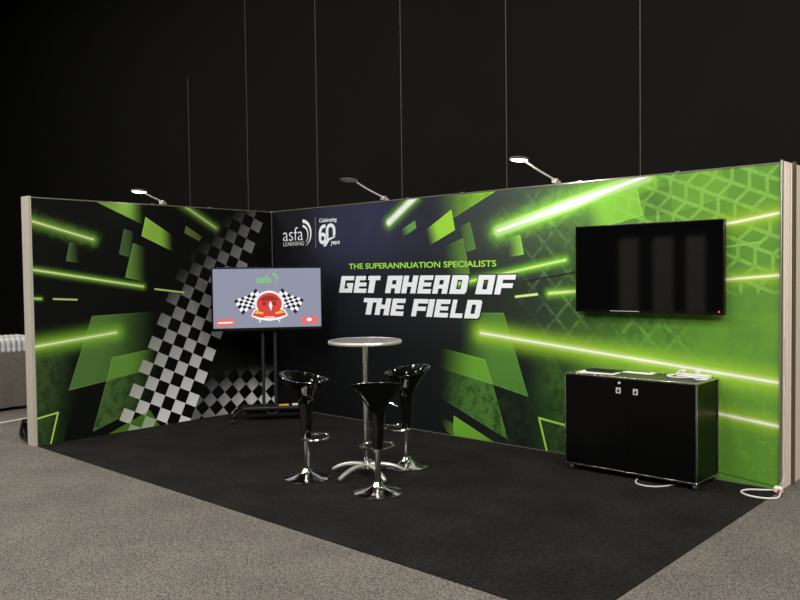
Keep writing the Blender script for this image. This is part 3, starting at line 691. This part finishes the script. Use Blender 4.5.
# ------------------------------------------------------------------ bar stools
def make_stool(label):
    t = thing('bar_stool', label, 'bar stool', (0,0,0), 0, 'bar stools around the tall table')
    n = 56; bm = bm_(); UP = .05
    # outer profile, scooped: front (+x) low, back (-x) high
    prof = [(.040,.285,0),(.043,.33,0),(.050,.45,0),(.058,.55,0),(.068,.590,.02),(.090,.630,.08),(.122,.668,.3),(.160,.708,.6),(.192,.748,.85),(.208,.768,1),(.213,.775,1),(.211,.780,1),(.204,.779,1),
            (.190,.762,.95),(.165,.735,.75),(.130,.712,.5),(.085,.697,.25),(.04,.690,.1)]
    rings = []
    for r, z, k in prof:
        R_ = []
        for q in range(n):
            a = 2*PI*q/n; ca, sa = math.cos(a), math.sin(a)
            back = (1-ca)/2
            dz = k*(-.030+.066*back**1.6 )
            rs = r*(1-.055*min(1,k*1.5))
            R_.append(bm.verts.new((rs*ca*(.94 if k > .3 else 1)-.012*k, rs*sa*(1.02 if k > .3 else 1), z+dz+UP)))
        rings.append(R_)
    for A, B in zip(rings, rings[1:]):
        for q in range(n): bm.faces.new((A[q],A[(q+1)%n],B[(q+1)%n],B[q]))
    c = bm.verts.new((0,0,.689+UP)); B = rings[-1]
    for q in range(n): bm.faces.new((B[q],B[(q+1)%n],c))
    bm.faces.new(rings[0][::-1])
    obj('seat', bm, M['black_gloss'], t)
    bm = bm_()
    rim = [(.2040*math.cos(2*PI*q/n)*.94-.012, .2040*math.sin(2*PI*q/n)*1.02 , .779+UP-.030+.066*((1-math.cos(2*PI*q/n))/2)**1.6) for q in range(n)]
    add_tube(bm, rim, .0034, n=8, closed=True); obj('seat_edge_highlight', bm, M['seat_glint'], t, label='highlight along the seat edge, modelled as a thin bright ring')  # bright ring added in place of the highlight along the plastic edge
    bm = bm_(); add_cyl(bm, (0,0,.03), (0,0,.36), .0235, n=24); add_cyl(bm, (0,0,.318),(0,0,.338),.041,n=24); obj('gas_column', bm, M['chrome'], t)
    bm = bm_(); loop = []
    for k in range(25):
        a = math.radians(-130+260*k/24); loop.append((.085+.105*math.cos(a), .130*math.sin(a), .342))
    pts = [(.0,-.028,.326)]+loop+[(.0,.028,.326)]
    add_tube(bm, pts, .0085, n=10); add_cyl(bm, (0,0,.312),(0,0,.342),.034,n=24); obj('footrest', bm, M['chrome'], t)
    bm = bm_(); add_lathe(bm, [(0,.0),(.182,0),(.187,.004),(.186,.009),(.175,.014),(.140,.022),(.095,.034),(.060,.048),(.040,.064),(.034,.082),(.026,.088),(.023,.10)],64); obj('base', bm, M['chrome'], t)
    bm = bm_(); add_tube(bm, smooth_path([(0.02,-.05,.700),(.02,-.10,.678),(.02,-.155,.655)],4), .005, n=8); add_cyl(bm, (.02,-.125,.668),(.02,-.158,.654),.007,n=10); obj('lever', bm, M['chrome'], t)
    return t
toward = math.radians(-47.6)
s1 = make_stool('black gloss scoop bar stool at the left of the tall table, nearest the screen stand')
s1.location = (2.99,-2.057,Z); s1.rotation_euler.z = toward+math.radians(68)
s2 = copy_tree(s1); s2['label'] = 'black scoop bar stool nearest the viewer, its back turned, in front of the table'
s2.location = (3.73,-1.99,Z); s2.rotation_euler.z = toward+math.radians(183)
s3 = copy_tree(s1); s3['label'] = 'black scoop bar stool behind the table on its right side, farthest back'
s3.location = (3.352,-1.243,Z); s3.rotation_euler.z = toward+math.radians(-62)

# ------------------------------------------------------------------ cabinet
CX0, CX1, CY0, CY1, CZ0, CZ1 = 4.42, 5.54, -.440, -.008, .052, .815
cb = thing('storage_cabinet', 'low black two-door cabinet with silver edging against the printed wall', 'cabinet', ((CX0+CX1)/2,(CY0+CY1)/2,Z))
w, d, h = CX1-CX0, CY1-CY0, CZ1-CZ0
box('body', (0,.008,CZ0+h/2-Z), (w-.02,d-.03,h-.02), M['lam'], cb)
box('top_panel', (0,0,CZ1-.006-Z), (w-.03,d-.03,.012), M['lam'], cb)
bm = bm_(); e = .013
for z in (CZ0+e/2-Z, CZ1-e/2-Z+.001):
    for y in (-d/2+e/2, d/2-e/2): add_box(bm, (0,y,z), (w,e,e))
    for x in (-w/2+e/2, w/2-e/2): add_box(bm, (x,0,z), (e,d-2*e,e))
for x in (-w/2+e/2, w/2-e/2):
    for y in (-d/2+e/2, d/2-e/2): add_box(bm, (x,y,CZ0+h/2-Z), (e,e,h-2*e))
obj('edge_frame', bm, M['edge'], cb, bevel=.002)
for s in (-1,1):
    dr = box('door', (s*(w/4-.0055),-d/2+.006,CZ0+h/2-Z), (w/2-.0125,.014,h-.032), M['lam'], cb, bevel=.0015)
    bm = bm_(); X = -s*(w/4-.078); add_box(bm, (X,-.0085,h/2-.107), (.040,.003,.046)); add_box(bm, (X,-.0105,h/2-.107), (.020,.003,.026), mi=1); add_cyl(bm, (X-.004,-.010,h/2-.100),(X-.004,-.016,h/2-.100),.005,n=10)
    obj('lock_plate', bm, [M['silver'], M['inside']], dr, label='small square silver lock plate')
bm = bm_(); add_cyl(bm, (-.062,-d/2-.002,CZ1-.045-Z), (-.062,-d/2-.012,CZ1-.045-Z), .010, n=16); obj('catch', bm, M['silver'], cb)
for x in (-w/2+.06, w/2-.022):
    for y in (-d/2+.025, d/2-.06):
        bm = bm_(); add_cyl(bm, (x-.012,y,.021), (x+.012,y,.021), .021, n=18); add_box(bm, (x,y,.040), (.036,.03,.010), mi=1); obj('castor', bm, [M['greybox'], M['alu']], cb)

# things on the cabinet
zt = CZ1+.0015
def sheet(name, label, c, s, rz, m=M['paper'], t=.003):
    bm = bm_(); add_box(bm, (0,0,t/2), (s[0],s[1],t)); o = obj(name, bm, m, None, (c[0],c[1],zt), rz); tag(o, label, 'paper'); return o
sheet('paper_sheet', 'white sheet at the left end of the cabinet top, under the black tablet', (4.655,-.30), (.33,.17), math.radians(6))
sheet('paper_sheet', 'narrow white sheet near the middle of the cabinet top, right of the black tablet', (4.93,-.13), (.26,.09), math.radians(-2))
tab = thing('tablet', 'black slim tablet lying on the white sheet on the cabinet', 'tablet', (4.665,-.25,zt+.0035), math.radians(2))
bm = bm_(); add_box(bm, (0,0,.006), (.24,.12,.012)); obj('body', bm, M['black_satin'], tab, bevel=.003)
bm = bm_(); add_box(bm, (0,0,.0125), (.22,.10,.001)); obj('screen', bm, M['black_matte'], tab)
ps = thing('power_strip', 'white power strip with tangled leads at the right end of the cabinet top', 'power strip', (5.40,-.15,zt+.001), math.radians(-4))
bm = bm_(); add_box(bm, (0,0,.015), (.26,.05,.03)); obj('body', bm, M['white'], ps, bevel=.006)
for k in range(4):
    bm = bm_(); add_cyl(bm, (-.09+.06*k,0,.030), (-.09+.06*k,0,.033), .019, n=20); obj('socket', bm, M['silver'], ps)
for k in range(2):
    bm = bm_(); X = -.09+.12*k; add_box(bm, (X,0,.045), (.032,.034,.024)); obj('plug', bm, M['white'], ps, bevel=.004)
bm = bm_(); random.seed(3)
add_tube(bm, smooth_path([(-.13,0,.014),(-.18,-.03,.006),(-.17,-.09,.005),(-.08,-.11,.007),(.02,-.08,.012),(.09,-.12,.006),(.14,-.07,.006),(.06,-.05,.010),(-.05,-.06,.016),(-.12,-.05,.008)],6), .0055, n=8)
add_tube(bm, smooth_path([(-.09,0,.058),(-.10,-.035,.05),(-.13,-.06,.02),(-.19,-.06,.006),(-.21,-.01,.006),(-.17,.05,.006),(-.05,.06,.006)],6), .005, n=8)
obj('lead', bm, M['white'], ps)

# cables on the floor
bm = bm_(); add_tube(bm, smooth_path([(5.02,-.28,.012),(5.06,-.45,.011),(5.11,-.53,.011),(5.20,-.545,.011),(5.28,-.49,.011),(5.34,-.36,.011),(5.36,-.2,.011)],6), .0055, n=8)
tag(obj('cable', bm, M['silver']), 'pale cord looping out from under the black cabinet', 'cable')
ext = thing('extension_cord', 'white cord coiled on the carpet at the right foot of the printed wall', 'cord', (6.005,-.065,Z))
bm = bm_()
add_tube(bm, smooth_path([(0,-.02,.02),(-.10,-.035,.007),(-.19,-.10,.007),(-.21,-.19,.007),(-.14,-.255,.007),(-.04,-.26,.007),(.04,-.20,.007),(.035,-.10,.012),(.012,-.05,.02)],7), .0065, n=10); obj('cord', bm, M['white'], ext)
bm = bm_(); add_box(bm, (0,-.02,.024), (.06,.05,.048)); obj('plug', bm, M['white'], ext, bevel=.01)
bm = bm_(); add_cyl(bm, (.012,-.046,.022), (.022,-.085,.014), .011, n=12); obj('red_connector', bm, M['redp'], ext, label='red end of the cord')
bm = bm_(); pts = [(6.020,-.012,1.15),(6.020,-.014,.95),(6.028,-.004,.80),(6.022,-.016,.62),(6.034,-.004,.45),(6.026,-.014,.30),(6.03,.004,.16),(6.022,-.030,.10),(6.012,-.072,.058)]
add_tube(bm, smooth_path(pts,6), .0038, n=8)
tag(obj('hanging_cord', bm, M['post']), 'thin white cord hanging down the cream end post at the right', 'cord')

# ------------------------------------------------------------------ arm lamps clipped to the top edge
def arm_lamp(label, base, head, lit, yaw_to=None):
    base = Vector(base); head = Vector(head); d = head-base; f = Vector((d.x,d.y,0)).normalized(); yaw = math.atan2(f.y,f.x)
    t = thing('arm_lamp', label, 'lamp', base, yaw, 'arm lamps along the top of the printed walls')
    L = math.hypot(d.x,d.y); hz = d.z
    bm = bm_(); add_box(bm, (-.01,0,.012), (.085,.045,.024)); add_box(bm, (.004,0,.026), (.06,.034,.018), ry=.35); add_cyl(bm, (.02,-.024,.030),(.02,.024,.030),.012,n=16)
    obj('clamp', bm, M['trim'], t, bevel=.003)
    bm = bm_(); add_tube(bm, smooth_path([(.015,0,.030),(L*.5,0,.03+(hz-.03)*.5),(L-.09,0,hz-.006)],5), .0085, n=10); obj('arm', bm, M['white'], t)
    bm = bm_()
    add_lathe(bm, [(0,.020),(.035,.019),(.058,.012),(.066,.002),(.062,-.006),(.056,-.008)],32, (L,0,hz), sx=1.75, sy=1.05)
    add_cyl(bm, (L-.115,0,hz),(L-.085,0,hz),.014,n=14)
    hd = obj('lamp_head', bm, M['lamp'], t)
    bm = bm_(); add_lathe(bm, [(0,-.022),(.030,-.021),(.048,-.016),(.056,-.007)],32, (L,0,hz), sx=1.75, sy=1.05)
    obj('lens', bm, M['lens_on'] if lit else M['lens_off'], hd, label='glowing white lens' if lit else 'unlit grey lens')
    if lit:
        ld = bpy.data.lights.new('lamp_light','AREA'); ld.shape = 'ELLIPSE'; ld.size = .16; ld.size_y = .09; ld.energy = lit; ld.color = (1,.96,.88)
        lo = bpy.data.objects.new('lamp_light', ld); COL.objects.link(lo)
        lo.location = head+Vector((0,0,-.036))
        # the head is tipped back to the wall
        aim = Vector((base.x,base.y,base.z-1.1))-head
        lo.rotation_euler = aim.to_track_quat('-Z','Y').to_euler()
    return t
arm_lamp('lit arm lamp on the shorter left wall', (-.012,-1.513,H+.012), (.18,-1.90,2.562), .45)
arm_lamp('unlit arm lamp on the long wall, left of the two there', (1.93,.012,H+.012), (1.927,-.508,2.634), 0)
arm_lamp('lit arm lamp on the long wall, above the dark television', (4.07,.012,H+.012), (4.07,-.575,2.618), 5)

# ------------------------------------------------------------------ behind the left wall: table with bottles, cable
gt = thing('trestle_table', 'table under a long grey cloth behind the left end of the stand', 'table', (-2.74,-3.1,0))
def cloth_bm():
    bm = bm_(); hx, hy, z1, z0 = .35, 1.08, .73, .045
    n = 60; ring0 = []; ring1 = []; ringt = []
    per = []
    for k in range(n+1): per.append((hx, -hy+2*hy*k/n, 1, 0))
    for k in range(1, 20): per.append((hx-2*hx*k/20, hy, 0, 1))
    for k in range(n+1): per.append((-hx, hy-2*hy*k/n, -1, 0))
    for k in range(1, 20): per.append((-hx+2*hx*k/20, -hy, 0, -1))
    for i, (x, y, a, b) in enumerate(per):
        w_ = .006+.009*math.sin(i*.9)+.004*math.sin(i*2.3)
        ringt.append(bm.verts.new((x,y,z1))); ring0.append(bm.verts.new((x+a*.006,y+b*.006,z1-.02))); ring1.append(bm.verts.new((x+a*w_,y+b*w_,z0)))
    N = len(per)
    for A, B in ((ringt,ring0),(ring0,ring1)):
        for k in range(N): bm.faces.new((A[k],A[(k+1)%N],B[(k+1)%N],B[k]))
    bm.faces.new(ringt)
    return bm
tc_ = obj('tablecloth', cloth_bm(), M['cloth'], None, (-2.74,-3.1,0)); tag(tc_, 'grey cloth hanging to the floor over the table behind the left post', 'tablecloth')
box('tabletop', (0,0,.708), (.68,2.12,.03), M['laminate'], gt)
for sx in (-1,1):
    for sy in (-1,1):
        bm = bm_(); add_cyl(bm, (sx*.29,sy*.98,0), (sx*.29,sy*.98,.694), .016, n=14); obj('leg', bm, M['greybox'], gt)
bt = thing('water_bottle', 'clear plastic bottle with white cap, one of the pack on the grey cloth', 'bottle', (0,0,0), 0, 'clear bottles packed on the grey table')
bm = bm_(); add_lathe(bm, [(0,.002),(.027,0),(.031,.008),(.031,.05),(.029,.055),(.031,.06),(.031,.125),(.028,.145),(.016,.168),(.0125,.176),(.0125,.185)],18); obj('body', bm, M['clear'], bt)
bm = bm_(); add_cyl(bm, (0,0,.180),(0,0,.200),.0155,n=16); obj('cap', bm, M['white'], bt)
first = True
for i in range(5):
    for j in range(8):
        o = bt if first else copy_tree(bt); first = False
        o.location = (-2.44-.066*i+random.uniform(-.002,.002), -2.06-.066*j, .7315); o.rotation_euler.z = random.uniform(0,6)
cc = thing('cable_coil', 'black cable bundle standing on the floor behind the left end post', 'cable', (-.245,-2.93,0), math.radians(20))
bm = bm_(); random.seed(11)
for k in range(7):
    r = .068+.012*random.random(); pts = []
    for q in range(28):
        a = 2*PI*q/28; pts.append((r*math.cos(a)*.85, .018*(k-3)+.008*math.sin(3*a+k), .128+r*math.sin(a)*1.35+.004*math.sin(a*2+k)))
    add_tube(bm, pts, .009, n=8, closed=True)
obj('coil', bm, M['rubber'], cc)
bm = bm_(); add_box(bm, (0,0,.225), (.022,.16,.05)); obj('strap', bm, M['black_satin'], cc)
fc = bm_(); add_tube(fc, smooth_path([(-1.75,1.4,.009),(-1.70,-.6,.009),(-1.63,-1.9,.009),(-1.60,-2.46,.009),(-1.55,-2.75,.009),(-1.50,-3.6,.009),(-1.42,-4.6,.009)],8), .010, n=8)
tag(obj('floor_cable', fc, M['white']), 'white cable running across the grey floor left of the stand', 'cable')

# ------------------------------------------------------------------ light
def area(loc, size, power, color=(1,.965,.925), target=None, sy=None):
    ld = bpy.data.lights.new('hall_light','AREA'); ld.shape = 'RECTANGLE'; ld.size = size; ld.size_y = sy or size; ld.energy = power; ld.color = color
    o = bpy.data.objects.new('hall_light', ld); COL.objects.link(o); o.location = loc
    t = Vector(target) if target else Vector((loc[0],loc[1],0))
    o.rotation_euler = (t-Vector(loc)).to_track_quat('-Z','Y').to_euler()
for x in (-4.5,-.5,3.5,7.5):
    for y in (-12.5,-9.3,-6.1):
        area((x,y,8.6), 1.0, 148)
for y in (-8.5,-5.2,-2.2): area((12.6,y,6.6), 1.0, 265, target=(4,-1.5,1))  # side row added to brighten the left wall and right end post
for x in (-13,-9,-4.5,1.5,7): area((x,-2.4,9.2), .6, 50)  # the far-left lamps are added to lift the unlit black wall
area((-7.5,-7.5,8.0), .7, 160, target=(-3,-2,0))  # extra lamp added to brighten the area left of the stand
W = bpy.data.worlds.new('World'); S.world = W; W.use_nodes = True
W.node_tree.nodes['Background'].inputs[0].default_value = (.9,.95,1,1); W.node_tree.nodes['Background'].inputs[1].default_value = .03

# ------------------------------------------------------------------ camera
cd = bpy.data.cameras.new('Camera'); cam = bpy.data.objects.new('Camera', cd); COL.objects.link(cam)
cd.sensor_width = 36; cd.lens = 788.967*36/800; cd.clip_end = 100
cam.location = (7.852339,-6.230855,1.667731); cam.rotation_euler = (1.536087,.012217,.739979)
S.camera = cam
S.view_settings.view_transform = 'Standard'; S.view_settings.look = 'None'; S.view_settings.gamma = 1; S.view_settings.use_curve_mapping = False
S.view_settings.exposure = 0.0
